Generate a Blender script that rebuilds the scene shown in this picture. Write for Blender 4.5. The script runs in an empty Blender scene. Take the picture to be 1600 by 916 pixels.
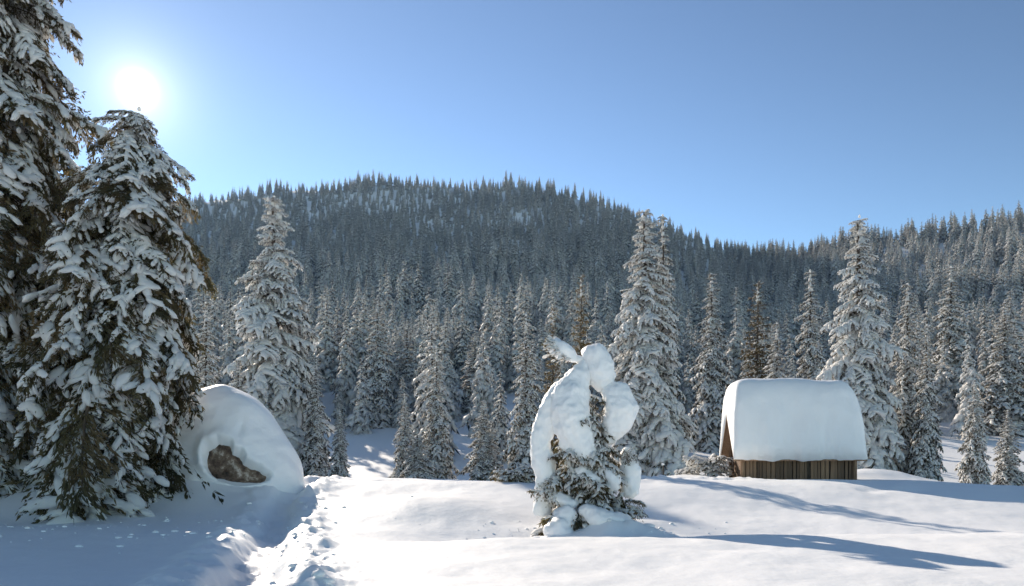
import bpy, bmesh, math, random
import numpy as np
from mathutils import Vector, Matrix

# ------------------------------------------------------------------ camera, sky, sun, exposure
S = bpy.context.scene
COL = S.collection
F = 26 / 36 * 1600          # focal length in photo pixels
HZ = 740.0                  # eye level in the photo
EYE = 1.3
HAZE = 0.00009
cam_d = bpy.data.cameras.new('camera'); cam = bpy.data.objects.new('camera', cam_d); COL.objects.link(cam)
cam.location = (0, 0, EYE); cam.rotation_euler = (math.radians(90), 0, 0)
cam_d.lens = 26; cam_d.sensor_width = 36; cam_d.shift_y = (HZ - 458) / 1600
cam_d.clip_start = 0.1; cam_d.clip_end = 9000
S.camera = cam

SUN_AZ = math.atan2(585, F)            # left of the view direction
SUN_EL = math.atan2(600 / F, math.hypot(1, 585 / F))
sd = Vector((-math.sin(SUN_AZ) * math.cos(SUN_EL), math.cos(SUN_AZ) * math.cos(SUN_EL), math.sin(SUN_EL)))
world = bpy.data.worlds.new("World"); S.world = world; world.use_nodes = True
nt = world.node_tree; N = nt.nodes; N.clear()
out = N.new('ShaderNodeOutputWorld')
sky = N.new('ShaderNodeTexSky'); sky.sky_type = 'NISHITA'; sky.sun_disc = False
sky.sun_elevation = SUN_EL; sky.sun_rotation = -SUN_AZ
sky.air_density = 1.0; sky.dust_density = 0.0; sky.ozone_density = 1.6; sky.altitude = 900
bg = N.new('ShaderNodeBackground'); bg.inputs['Strength'].default_value = 0.085
sc1 = N.new('ShaderNodeVectorMath'); sc1.operation = 'SCALE'; sc1.inputs['Scale'].default_value = 1 / 5.5
gm = N.new('ShaderNodeGamma'); gm.inputs['Gamma'].default_value = 1.8
sc2 = N.new('ShaderNodeVectorMath'); sc2.operation = 'SCALE'; sc2.inputs['Scale'].default_value = 5.5
hsv = N.new('ShaderNodeHueSaturation'); hsv.inputs['Saturation'].default_value = 0.86
nt.links.new(sky.outputs[0], sc1.inputs[0]); nt.links.new(sc1.outputs[0], gm.inputs['Color']); nt.links.new(gm.outputs[0], sc2.inputs[0])
nt.links.new(sc2.outputs[0], hsv.inputs['Color']); tint = N.new('ShaderNodeVectorMath'); tint.operation = 'MULTIPLY'; tint.inputs[1].default_value = (1.08, 1.12, .93)
nt.links.new(hsv.outputs[0], tint.inputs[0]); nt.links.new(tint.outputs[0], bg.inputs['Color'])
# the glaring sun itself and the bright air close round it
tc = N.new('ShaderNodeTexCoord')
dot = N.new('ShaderNodeVectorMath'); dot.operation = 'DOT_PRODUCT'; dot.inputs[1].default_value = sd
nrm = N.new('ShaderNodeVectorMath'); nrm.operation = 'NORMALIZE'
nt.links.new(tc.outputs['Generated'], nrm.inputs[0]); nt.links.new(nrm.outputs[0], dot.inputs[0])
def mth(op, a, b=None):
    m = N.new('ShaderNodeMath'); m.operation = op
    for i, v in enumerate((a, b)):
        if v is None: continue
        if isinstance(v, (int, float)): m.inputs[i].default_value = v
        else: nt.links.new(v, m.inputs[i])
    return m.outputs[0]
ang = mth('ARCCOSINE', mth('MINIMUM', dot.outputs['Value'], 0.999999))
g1 = mth('MULTIPLY', mth('EXPONENT', mth('MULTIPLY', mth('POWER', mth('DIVIDE', ang, math.radians(0.52)), 2), -1)), 9.0)
g2 = mth('MULTIPLY', mth('EXPONENT', mth('MULTIPLY', mth('DIVIDE', ang, math.radians(1.6)), -1)), 0.5)
g3 = mth('MULTIPLY', mth('EXPONENT', mth('MULTIPLY', mth('DIVIDE', ang, math.radians(12)), -1)), 0.08)
bg2 = N.new('ShaderNodeBackground'); bg2.inputs['Color'].default_value = (1.0, 0.97, 0.9, 1)
nt.links.new(mth('ADD', g1, mth('ADD', g2, g3)), bg2.inputs['Strength'])
addn = N.new('ShaderNodeAddShader')
nt.links.new(bg.outputs[0], addn.inputs[0]); nt.links.new(bg2.outputs[0], addn.inputs[1])
nt.links.new(addn.outputs[0], out.inputs['Surface'])

sun_d = bpy.data.lights.new('sun', 'SUN'); sun_d.energy = 3.35; sun_d.angle = math.radians(0.5); sun_d.color = (1.0, 0.88, 0.73)
sun = bpy.data.objects.new('sun', sun_d); COL.objects.link(sun)
sun.rotation_euler = (-sd).to_track_quat('-Z', 'Y').to_euler()

S.view_settings.view_transform = 'Standard'; S.view_settings.look = 'None'
S.view_settings.exposure = 1.12; S.view_settings.gamma = 1.0
S.render.engine = 'CYCLES'
S.cycles.max_bounces = 10; S.cycles.diffuse_bounces = 7; S.cycles.transmission_bounces = 5
S.cycles.use_denoising = True

rs = np.random.RandomState(7)
random.seed(7)

# ------------------------------------------------------------------ helpers
def ss(a, b, x):
    t = np.clip((x - a) / (b - a), 0, 1); return t * t * (3 - 2 * t)
def gs(x, c, s): return np.exp(-((x - c) / s) ** 2)
_tab = np.random.RandomState(3).rand(256, 256)
def vn(x, y, k=0):
    xi = np.floor(x).astype(int); yi = np.floor(y).astype(int)
    fx = x - xi; fy = y - yi; fx = fx * fx * (3 - 2 * fx); fy = fy * fy * (3 - 2 * fy)
    xi += k * 37; yi += k * 91
    a = _tab[xi & 255, yi & 255]; b = _tab[(xi + 1) & 255, yi & 255]; c = _tab[xi & 255, (yi + 1) & 255]; d = _tab[(xi + 1) & 255, (yi + 1) & 255]
    return (a * (1 - fx) + b * fx) * (1 - fy) + (c * (1 - fx) + d * fx) * fy - 0.5
def fbm(x, y, o=4, k=0):
    r = 0
    for i in range(o): r = r + vn(x * 2 ** i, y * 2 ** i, k + i) / 1.9 ** i
    return r

def put(px, py, Y): return np.array([(px - 800) / F * Y, Y, EYE + (HZ - py) / F * Y])

def mesh(name, V, parts, mats, smooth=True):
    """parts: list of (faces array N x k, material index, smooth)"""
    me = bpy.data.meshes.new(name)
    V = np.asarray(V, dtype=np.float32).reshape(-1, 3)
    parts = [(np.asarray(f, dtype=np.int32), m, s) for f, m, s in parts if len(f)]
    nl = sum(f.size for f, m, s in parts); npoly = sum(len(f) for f, m, s in parts)
    me.vertices.add(len(V)); me.vertices.foreach_set('co', V.ravel())
    me.loops.add(nl); me.loops.foreach_set('vertex_index', np.concatenate([f.ravel() for f, m, s in parts]))
    st = []; o = 0
    for f, m, s in parts:
        st.append(o + np.arange(len(f)) * f.shape[1]); o += f.size
    me.polygons.add(npoly); me.polygons.foreach_set('loop_start', np.concatenate(st).astype(np.int32))
    me.polygons.foreach_set('material_index', np.concatenate([np.full(len(f), m) for f, m, s in parts]).astype(np.int32))
    me.polygons.foreach_set('use_smooth', np.concatenate([np.full(len(f), s) for f, m, s in parts]).astype(bool))
    for m in mats: me.materials.append(m)
    me.update(calc_edges=True)
    return me
def link(name, me, parent=None, loc=None):
    o = bpy.data.objects.new(name, me); COL.objects.link(o)
    if parent is not None: o.parent = parent
    if loc is not None: o.location = loc
    return o
def tag(o, label=None, cat=None, group=None, kind=None):
    for k, v in (('label', label), ('category', cat), ('group', group), ('kind', kind)):
        if v: o[k] = v
    return o
def thing(name, label, cat, loc=(0, 0, 0), rz=0, group=None):
    o = link(name, None, None, loc); o.rotation_euler = (0, 0, rz); o.empty_display_size = 0.2
    return tag(o, label, cat, group)

class MB:
    """collects numpy geometry"""
    def __init__(s): s.V = []; s.P = {}; s.n = 0
    def add(s, V, Fc, m=0, sm=True):
        V = np.asarray(V, float).reshape(-1, 3); Fc = np.asarray(Fc, int)
        s.V.append(V); s.P.setdefault((Fc.shape[1], m, sm), []).append(Fc + s.n); s.n += len(V)
    def tris(s): return sum(sum(len(f) for f in fs) * (k[0] - 2) for k, fs in s.P.items())
    def build(s, name, mats):
        return mesh(name, np.concatenate(s.V), [(np.concatenate(fs), k[1], k[2]) for k, fs in s.P.items()], mats)

# unit blobs
def ico(sub):
    bm = bmesh.new(); bmesh.ops.create_icosphere(bm, subdivisions=sub, radius=1)
    V = np.array([v.co[:] for v in bm.verts]); Fc = np.array([[v.index for v in f.verts] for f in bm.faces]); bm.free(); return V, Fc
ICO = {1: ico(1), 2: ico(2), 3: ico(3), 0: (np.array([[1, 0, 0], [0, 1, 0], [-1, 0, 0], [0, -1, 0], [0, 0, 1], [0, 0, -.6]], float),
       np.array([[0, 1, 4], [1, 2, 4], [2, 3, 4], [3, 0, 4], [1, 0, 5], [2, 1, 5], [3, 2, 5], [0, 3, 5]]))}
def tube(path, rad, n=8):
    path = np.asarray(path, float); k = len(path); rad = np.broadcast_to(rad, k)
    T = np.gradient(path, axis=0); T /= np.linalg.norm(T, axis=1)[:, None] + 1e-9
    ref = np.where(np.abs(T[:, 2:3]) > .9, [[1., 0, 0]], [[0, 0, 1.]])
    A = np.cross(T, ref); A /= np.linalg.norm(A, axis=1)[:, None]; B = np.cross(T, A)
    a = np.arange(n) / n * 2 * np.pi
    V = path[:, None] + rad[:, None, None] * (np.cos(a)[None, :, None] * A[:, None] + np.sin(a)[None, :, None] * B[:, None])
    i, j = np.meshgrid(np.arange(k - 1), np.arange(n), indexing='ij'); j2 = (j + 1) % n
    Fc = np.stack([i * n + j, i * n + j2, (i + 1) * n + j2, (i + 1) * n + j], -1).reshape(-1, 4)
    return V.reshape(-1, 3), Fc
def box(x0, x1, y0, y1, z0, z1):
    V = np.array([[x, y, z] for x in (x0, x1) for y in (y0, y1) for z in (z0, z1)], float)
    Fc = np.array([[0, 1, 3, 2], [4, 6, 7, 5], [0, 4, 5, 1], [2, 3, 7, 6], [0, 2, 6, 4], [1, 5, 7, 3]])
    return V, Fc

# ------------------------------------------------------------------ materials
def newmat(name):
    m = bpy.data.materials.new(name); m.use_nodes = True; t = m.node_tree
    for n in list(t.nodes):
        if n.type != 'OUTPUT_MATERIAL': t.nodes.remove(n)
    o = [n for n in t.nodes if n.type == 'OUTPUT_MATERIAL'][0]
    return m, t, o
def L(t, a, b): t.links.new(a, b)
def noise(t, scale, detail=4, rough=.55, vec=None):
    n = t.nodes.new('ShaderNodeTexNoise'); n.inputs['Scale'].default_value = scale; n.inputs['Detail'].default_value = detail; n.inputs['Roughness'].default_value = rough
    if vec is not None: L(t, vec, n.inputs['Vector'])
    return n
def ramp(t, fac, stops):
    r = t.nodes.new('ShaderNodeValToRGB'); e = r.color_ramp.elements
    while len(e) < len(stops): e.new(.5)
    for i, (p, c) in enumerate(stops): e[i].position = p; e[i].color = (*c, 1)
    L(t, fac, r.inputs[0]); return r.outputs[0]
def snow_mat(name, bumps, trans=0.0, sss=0.0, tint=(0.93, 0.93, 0.93)):
    m, t, o = newmat(name)
    tcn = t.nodes.new('ShaderNodeTexCoord'); vec = tcn.outputs['Object']
    p = t.nodes.new('ShaderNodeBsdfPrincipled'); p.inputs['Roughness'].default_value = .55
    p.inputs['Specular IOR Level'].default_value = .35
    n0 = noise(t, 1.7, 5, .6, vec)
    c = ramp(t, n0.outputs[0], [(.3, tuple(x * .97 for x in tint)), (.7, tint)]); L(t, c, p.inputs['Base Color'])
    if sss:
        p.inputs['Subsurface Weight'].default_value = sss; p.inputs['Subsurface Radius'].default_value = (.9, .95, 1.0); p.inputs['Subsurface Scale'].default_value = .12
    prev = None
    for sc, st, dist in bumps:
        nn = noise(t, sc, 4, .6, vec); b = t.nodes.new('ShaderNodeBump'); b.inputs['Strength'].default_value = st; b.inputs['Distance'].default_value = dist
        L(t, nn.outputs[0], b.inputs['Height'])
        if prev is not None: L(t, prev, b.inputs['Normal'])
        prev = b.outputs[0]
    if prev is not None: L(t, prev, p.inputs['Normal'])
    if trans:
        tr = t.nodes.new('ShaderNodeBsdfTranslucent'); tr.inputs['Color'].default_value = (.9, .88, .84, 1)
        mx = t.nodes.new('ShaderNodeMixShader'); mx.inputs[0].default_value = trans
        L(t, p.outputs[0], mx.inputs[1]); L(t, tr.outputs[0], mx.inputs[2]); L(t, mx.outputs[0], o.inputs['Surface'])
    else: L(t, p.outputs[0], o.inputs['Surface'])
    return m
M_ground = snow_mat('ground_snow', [(1.3, .25, .12), (9, .3, .02), (60, .4, .006), (240, .3, .002)])
M_load = snow_mat('branch_snow', [(6, .5, .05), (30, .4, .015)], trans=.46)
M_lobe = snow_mat('packed_snow', [(2.5, .4, .08), (16, .35, .015), (70, .2, .004)], sss=.35)
M_far = snow_mat('distant_branch_snow', [(2, .5, .3)], trans=.5, tint=(.9, .9, .9))
def needle_mat(name, dark, light, trans=.35, brown=(.10, .065, .03), frost=None, fsc=1.5):
    m, t, o = newmat(name)
    tcn = t.nodes.new('ShaderNodeTexCoord'); oi = t.nodes.new('ShaderNodeObjectInfo')
    n0 = noise(t, 2.2, 4, .65, tcn.outputs['Object'])
    c = ramp(t, n0.outputs[0], [(.32, dark), (.5, light), (.68, brown)])
    if frost:
        nf = noise(t, fsc, 3, .6, tcn.outputs['Object']); rf = ramp(t, nf.outputs[0], [(frost, (0, 0, 0)), (frost + .07, (1, 1, 1))])
        mc = t.nodes.new('ShaderNodeMix'); mc.data_type = 'RGBA'; L(t, rf, mc.inputs[0]); L(t, c, mc.inputs[6]); mc.inputs[7].default_value = (.72, .74, .77, 1); c = mc.outputs[2]
    hs = t.nodes.new('ShaderNodeHueSaturation'); L(t, c, hs.inputs['Color'])
    mr = t.nodes.new('ShaderNodeMapRange'); mr.inputs[3].default_value = .75; mr.inputs[4].default_value = 1.25
    L(t, oi.outputs['Random'], mr.inputs[0]); L(t, mr.outputs[0], hs.inputs['Value'])
    p = t.nodes.new('ShaderNodeBsdfPrincipled'); p.inputs['Roughness'].default_value = .6; L(t, hs.outputs[0], p.inputs['Base Color'])
    tr = t.nodes.new('ShaderNodeBsdfTranslucent'); L(t, hs.outputs[0], tr.inputs['Color'])
    mx = t.nodes.new('ShaderNodeMixShader'); mx.inputs[0].default_value = trans
    L(t, p.outputs[0], mx.inputs[1]); L(t, tr.outputs[0], mx.inputs[2]); L(t, mx.outputs[0], o.inputs['Surface'])
    return m
M_needle = needle_mat('spruce_needles', (.030, .036, .018), (.115, .098, .046), .58, brown=(.19, .13, .065))
M_needle_warm = needle_mat('olive_needles', (.07, .058, .022), (.12, .09, .035), .5, brown=(.15, .085, .03))
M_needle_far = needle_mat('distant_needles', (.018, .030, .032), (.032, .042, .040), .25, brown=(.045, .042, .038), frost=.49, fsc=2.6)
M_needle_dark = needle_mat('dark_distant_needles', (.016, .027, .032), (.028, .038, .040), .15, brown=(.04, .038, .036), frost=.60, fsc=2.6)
M_needle_mid = needle_mat('frosted_needles', (.035, .036, .022), (.08, .066, .034), .4, brown=(.12, .085, .045), frost=.53, fsc=3.5)
def bark_mat():
    m, t, o = newmat('bark'); tcn = t.nodes.new('ShaderNodeTexCoord')
    mp = t.nodes.new('ShaderNodeMapping'); mp.inputs['Scale'].default_value = (12, 12, 3); L(t, tcn.outputs['Object'], mp.inputs['Vector'])
    n0 = noise(t, 1.5, 6, .65, mp.outputs[0]); c = ramp(t, n0.outputs[0], [(.3, (.03, .022, .015)), (.7, (.12, .085, .06))])
    p = t.nodes.new('ShaderNodeBsdfPrincipled'); p.inputs['Roughness'].default_value = .9; L(t, c, p.inputs['Base Color'])
    b = t.nodes.new('ShaderNodeBump'); b.inputs['Distance'].default_value = .03; L(t, n0.outputs[0], b.inputs['Height']); L(t, b.outputs[0], p.inputs['Normal'])
    L(t, p.outputs[0], o.inputs['Surface']); return m
M_bark = bark_mat()
def wood_mat():
    m, t, o = newmat('weathered_wood'); tcn = t.nodes.new('ShaderNodeTexCoord'); oi = t.nodes.new('ShaderNodeObjectInfo')
    add = t.nodes.new('ShaderNodeVectorMath'); add.operation = 'ADD'; L(t, tcn.outputs['Object'], add.inputs[0])
    cmb = t.nodes.new('ShaderNodeCombineXYZ'); ml = t.nodes.new('ShaderNodeMath'); ml.operation = 'MULTIPLY'; ml.inputs[1].default_value = 37
    L(t, oi.outputs['Random'], ml.inputs[0]); L(t, ml.outputs[0], cmb.inputs[2]); L(t, cmb.outputs[0], add.inputs[1])
    mp = t.nodes.new('ShaderNodeMapping'); mp.inputs['Scale'].default_value = (25, 25, 1.6); L(t, add.outputs[0], mp.inputs['Vector'])
    n0 = noise(t, 1.5, 6, .65, mp.outputs[0]); c = ramp(t, n0.outputs[0], [(.25, (.08, .042, .022)), (.5, (.22, .135, .08)), (.8, (.38, .27, .18))])
    hs = t.nodes.new('ShaderNodeHueSaturation'); L(t, c, hs.inputs['Color'])
    mr = t.nodes.new('ShaderNodeMapRange'); mr.inputs[3].default_value = .55; mr.inputs[4].default_value = 1.35
    L(t, oi.outputs['Random'], mr.inputs[0]); L(t, mr.outputs[0], hs.inputs['Value'])
    p = t.nodes.new('ShaderNodeBsdfPrincipled'); p.inputs['Roughness'].default_value = .8; L(t, hs.outputs[0], p.inputs['Base Color'])
    b = t.nodes.new('ShaderNodeBump'); b.inputs['Distance'].default_value = .01; L(t, n0.outputs[0], b.inputs['Height']); L(t, b.outputs[0], p.inputs['Normal'])
    L(t, p.outputs[0], o.inputs['Surface']); return m
M_wood = wood_mat()
def rock_mat():
    m, t, o = newmat('brown_rock'); tcn = t.nodes.new('ShaderNodeTexCoord')
    n0 = noise(t, 2.6, 8, .68, tcn.outputs['Object']); c = ramp(t, n0.outputs[0], [(.34, (.02, .015, .012)), (.47, (.11, .07, .05)), (.56, (.22, .16, .115)), (.64, (.55, .47, .40))])
    p = t.nodes.new('ShaderNodeBsdfPrincipled'); p.inputs['Roughness'].default_value = .9; L(t, c, p.inputs['Base Color'])
    b = t.nodes.new('ShaderNodeBump'); b.inputs['Distance'].default_value = .12; L(t, n0.outputs[0], b.inputs['Height']); L(t, b.outputs[0], p.inputs['Normal'])
    L(t, p.outputs[0], o.inputs['Surface']); return m
M_rock = rock_mat()

# ------------------------------------------------------------------ terrain
SIL_X = np.array([-400, 0, 200, 330, 400, 500, 600, 700, 800, 870, 940, 1000, 1060, 1120, 1200, 1260, 1300, 1380, 1450, 1520, 1600, 1900, 2600])
SIL_Y = np.array([420, 350, 318, 300, 288, 283, 275, 277, 280, 290, 305, 325, 345, 368, 385, 390, 383, 360, 348, 335, 322, 290, 300]) + 13.0 + np.array([0] * 17 + [8, 13, 15, 16, 20, 20])
def ridge(u):
    px = 800 + F * u
    py = np.interp(px, SIL_X, SIL_Y)
    Yr = np.interp(px, [-200, 300, 700, 1150, 1400, 1700], [520, 600, 620, 520, 400, 360])
    return Yr, EYE + (HZ - py) / F * Yr
TRACK = np.array([[-8.2, 31], [-7.6, 27], [-6.9, 22], [-5.4, 16.5], [-4.15, 12], [-3.3, 9.0], [-2.4, 6], [-1.2, 2], [-.6, -4]])
TRACK2 = np.array([[-7.6, 27.5], [-4.5, 28.3], [-1.5, 28.2], [1.5, 26.5]])
TRACK3 = np.array([[5.2, 29], [7.2, 30.2], [9.3, 30.4]])
def dist_line(X, Y, P):
    d = np.full(X.shape, 1e9); side = np.zeros(X.shape)
    for a, b in zip(P[:-1], P[1:]):
        ab = b - a; t = np.clip(((X - a[0]) * ab[0] + (Y - a[1]) * ab[1]) / (ab @ ab), 0, 1)
        dx = X - a[0] - t * ab[0]; dy = Y - a[1] - t * ab[1]; dd = np.hypot(dx, dy)
        d = np.minimum(d, dd)
    return d
def H(X, Y):
    X = np.asarray(X, float); Y = np.asarray(Y, float)
    z = 1.02 * ss(18.5, 28, Y) + 0.0 * X
    z = z - 0.35 * ss(14, 23, X) * ss(18, 32, Y)
    # near crest and the dip behind it
    yc = 13.2 + .10 * (X - 1) - .02 * np.clip(X - 4, 0, 20) ** 1.5
    xm = ss(-4.0, 0.5, X)
    z = z + .10 * gs(Y, yc, 1.9) * xm - .22 * gs(Y, yc + 3.6, 1.8) * xm * (1 - .4 * ss(6, 12, X))
    z = z + .12 * gs(Y, 9.0, 3) * ss(1, 9, X)
    # hump between the track and the laden tree
    z = z + .46 * gs(X, -2.4, 3.1) * gs(Y, 20.9, 2.2) - .20 * gs(X, -1.2, 3.2) * gs(Y, 16.2, 1.5)
    z = z - .10 * gs(X, -4, 3) * gs(Y, 24.5, 1.6)
    # hollow and snow round the laden tree
    z = z + .30 * gs(X, 2.0, .9) * gs(Y, 18.7, .8) - .12 * gs(X, .9, .6) * gs(Y, 17.6, .7)
    z = z + .22 * gs(X, 3.4, 1.2) * gs(Y, 19.0, 1.0) + .60 * gs(X, 2.5, 1.15) * gs(Y, 17.3, .55) * (1 + .5 * fbm(X * 2.2, Y * 2.2, 3, 44)) + .22 * gs(X, .9, .5) * gs(Y, 17.3, .4)
    # hut rise, drifts
    z = z - .02 * gs(X, 11.5, 5) * gs(Y, 30, 3.5) + .62 * gs(X, 17.6, 2.6) * gs(Y, 35.5, 1.9) + .22 * gs(X, 8, 1.8) * gs(Y, 33.5, 1.6)
    z = z - .10 * gs(X, 13.7, .5) * gs(Y, 25.2, .5) - .1 * gs(X, 12.6, .35) * gs(Y, 25.4, .5) - .1 * gs(X, 12.0, .3) * gs(Y, 25.0, .5)
    # ground under the two big trees and the boulder
    z = z + .55 * gs(X, -13.5, 4.2) * gs(Y, 23.5, 2.6) + .50 * gs(X, -9.8, 3.0) * gs(Y, 24.2, 2.3)
    near = 1 - ss(45, 70, Y)
    z = z + near * (.18 * fbm(X * .16, Y * .16, 3, 1) + .02 * fbm(X * 1.8, Y * 1.1, 3, 8) + .05 * fbm(X * .6, Y * .6, 3, 5))
    # rolling edge of the plateau, then the shallow valley
    z = z - 1.9 * ss(36, 47, Y + 1.5 * fbm(X * .12, X * 0, 2, 9)) + .8 * ss(50, 60, Y)
    # trodden track
    wob = .25 * fbm(X * .8, Y * .8, 2, 11)
    d = dist_line(X, Y, TRACK) + wob
    lump = fbm(X * 2.9, Y * 2.6, 4, 15)
    z = z - .27 * np.exp(-(d / .38) ** 4) * (1 + .7 * lump) + .08 * gs(np.abs(d), .85, .35) * (1 + 1.6 * lump)
    z = z + .10 * lump * np.exp(-(dist_line(X, Y, TRACK + [.7, 0]) / .75) ** 2) * ss(7, 9, Y) * (1 - ss(38, 42, Y))
    d2 = dist_line(X, Y, TRACK2) + wob * .6
    z = z - .13 * np.exp(-(d2 / .3) ** 2) * (1 + 1.2 * lump)
    d3 = dist_line(X, Y, TRACK3)
    z = z + .30 * fbm(X * 1.5, Y * 1.5, 4, 21) * np.exp(-(d3 / 1.6) ** 2) + .12 * np.exp(-(d3 / 1.3) ** 2)
    # hill
    Yp = np.maximum(Y, 1.0); u = np.clip(X / Yp, -1.6, 1.6); Yr, zr = ridge(u)
    t = np.clip((Y - 84) / (Yr - 84), 0, None); tt = np.minimum(t, 1)
    g = .36 * tt + .64 * tt ** 2
    hill = zr * g
    over = np.clip(Y - Yr, 0, None)
    hill = hill - over * .25 - np.minimum(over, 60) ** 2 * .002
    hill = np.where(Y > 84, hill, 0)
    hill = np.where(Y > 84, np.maximum(hill, -30), 0)
    z = z + hill + ss(84, 150, Y) * (1 - ss(500, 700, Y)) * 5.0 * fbm(X * .018, Y * .018, 4, 30)
    return z
def hz(x, y): return float(H(np.array([x]), np.array([y]))[0])

rad = np.concatenate([np.array([.6, 1.5, 2.5]), np.exp(np.linspace(math.log(3.2), math.log(62), 330)), np.exp(np.linspace(math.log(63.5), math.log(760), 110)), np.array([900, 1200, 1700, 2600, 4000])])
angs = np.concatenate([np.linspace(-180, -46, 60), np.linspace(-45, 45, 620), np.linspace(46, 180, 60)[:-1]])
A_, R_ = np.meshgrid(np.radians(angs), rad); GX = R_ * np.sin(A_); GY = R_ * np.cos(A_); GZ = H(GX, GY)
nr, na = GX.shape
V = np.concatenate([np.stack([GX, GY, GZ], -1).reshape(-1, 3), [[0, 0, hz(0, .01)]]])
i, j = np.meshgrid(np.arange(nr - 1), np.arange(na), indexing='ij'); j2 = (j + 1) % na
Q = np.stack([i * na + j, (i + 1) * na + j, (i + 1) * na + j2, i * na + j2], -1).reshape(-1, 4)[:, ::-1]
jj = np.arange(na); Tc = np.stack([np.full(na, nr * na), (jj + 1) % na, jj], -1)[:, ::-1]
g_ = link('snowy_ground', mesh('snowy_ground', V, [(Q, 0, True), (Tc, 0, True)], [M_ground]))
tag(g_, 'deep white snow cover over meadow, valley and forested hill', None, None, 'structure')

# ------------------------------------------------------------------ boughs
def rots(pitch, az):
    cp, sp, ca, sa = math.cos(pitch), math.sin(pitch), math.cos(az), math.sin(az)
    Ry = np.array([[cp, 0, sp], [0, 1, 0], [-sp, 0, cp]]); Rz = np.array([[ca, -sa, 0], [sa, ca, 0], [0, 0, 1]])
    return Rz @ Ry
def blob(r, c, rad, sub, jit=.18, d=None):
    V0, F0 = ICO[sub]
    V = V0 * (1 + jit * r.randn(len(V0), 1) * (.6 if sub > 1 else 1))
    V = V * rad
    V[:, 2] = np.where(V[:, 2] < 0, V[:, 2] * .45, V[:, 2])
    if d is not None:
        h = math.hypot(d[0], d[1]) + 1e-9; V = V @ rots(-math.atan2(d[2], h), math.atan2(d[1], d[0])).T
    return V + c, F0
def bough(seed, nt, nsp, sub, snow=1.0, droop=.35, width=.42, blade=.085, bw=.011, tw_snow=2, spread=1.0, sz=1.0, ns=2, patchy=0.0):
    """unit-length bough: returns needle MB, snow MB. x outward."""
    r = np.random.RandomState(seed); nd = MB(); sn = MB()
    side_wob = r.randn() * .08
    ax = lambda t: np.array([t, side_wob * math.sin(t * 3), -droop * t ** 1.8 + .05 * max(0, t - .75)])
    if sub >= 1:
        tt = np.linspace(0, .97, 7); P = np.array([ax(t) for t in tt]); Vt, Ft = tube(P, .014 * (1 - tt) + .003, 5); nd.add(Vt, Ft, 1)
    Q = []
    def spray(c, d, n, ln):
        for _ in range(n):
            dd = d + r.randn(3) * .42 * spread; dd[2] -= .25; dd /= np.linalg.norm(dd)
            l = ln * (.6 + .8 * r.rand()); s = np.cross(dd, r.randn(3)); s /= np.linalg.norm(s) + 1e-9
            w = bw * (.7 + .6 * r.rand())
            c2 = c + r.randn(3) * .012
            Q.append([c2, c2 + dd * l * .45 + s * w, c2 + dd * l, c2 + dd * l * .45 - s * w])
    def snowblob(c, rr, pp=1.0, d=None):
        if r.rand() > snow * pp: return
        rr = [v * sz for v in rr]
        V, Fc = blob(r, c + [0, 0, rr[2] * .35], np.array(rr), sub, .2, d); sn.add(V, Fc, 0)
    for k in range(nt):
        t = .06 + .94 * (k + r.rand() * .5) / nt; sd_ = 1 if k % 2 else -1
        c = ax(t) + r.randn(3) * [0, .01, .01]; l = width * (1 - t) ** .6 * (.55 + .8 * r.rand()) * min(1, .45 + t * 1.6) + .07
        a = math.radians(r.uniform(28, 78)); d = np.array([math.cos(a), sd_ * math.sin(a), -.12])
        g = r.uniform(.35, .75)
        P = lambda s: c + d * l * s + np.array([0, 0, -g * l * s * s])
        pt = 1.0 if r.rand() > patchy else .2
        for q in range(nsp):
            s = (q + r.rand()) / nsp
            spray(P(s), d + [0, 0, -g * s - (.7 if q % 2 else 0)], ns, blade * (1.1 - .3 * s))
        for q in range(tw_snow):
            s = (q + .35 + .5 * r.rand()) / tw_snow
            b = (.045 + .06 * r.rand() ** 1.5) * (1.15 - .45 * s)
            snowblob(P(s), [b * 1.75, b * .85, b * .7], pt, P(s + .1) - P(s - .1))
    nm = max(3, int(nt // 3 / sz ** .8))
    for k in range(nm):
        t = (k + .5) / nm
        b = .105 * (1 - .55 * t) * (.8 + .5 * r.rand())
        snowblob(ax(t), [b * 1.9, b * .95, b * .75], 1, ax(t + .05) - ax(t - .05))
        spray(ax(t), np.array([.2, 0, -1.]), 3, blade * 1.3)
    Q = np.array(Q); nd.add(Q.reshape(-1, 3), np.arange(len(Q) * 4).reshape(-1, 4), 0, False)
    return nd, sn

def plan(seed, Ht, R, n, pitch_top=-.15, pitch_bot=.75, base=.04, power=.85, jit=.22, skirt=0.0, rcut=0.0):
    """list of (z, azimuth, pitch, length, variant) up the trunk"""
    r = np.random.RandomState(seed); o = []
    for k in range(n):
        t = base + (1 - base) * (k + r.rand()) / n
        t = min(t, .985); t = base + (t - base) ** 1.12 * (1 - base) ** -.12
        az = k * 2.39996 + r.randn() * .25
        ln = (R * (1 - t) ** power + .022 * Ht * (1 - t * .5)) * (1 + jit * r.randn() * .8)
        ln *= 1 - rcut * max(0, math.cos(az)) * (1 - ss(.22, .62, t))
        ln *= 1 - skirt * (1 - min(1, t / .42))
        p = pitch_bot + (pitch_top - pitch_bot) * t ** .9 + r.randn() * .12
        o.append((t * Ht, az, p, max(ln, .03 * Ht) / max(math.cos(p * .8), .5), r.randint(0, 64)))
    return o
def trunk_geo(Ht, r0, n=8):
    z = np.linspace(-.35, Ht * .985, 9); P = np.stack([.02 * Ht * .3 * np.sin(z / Ht * 4), 0 * z, z], -1)
    V, Fc = tube(P, r0 * (1 - np.clip(z / Ht, 0, 1)) ** .8 + .008 * Ht * .2, n); m = MB(); m.add(V, Fc); return m

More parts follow.
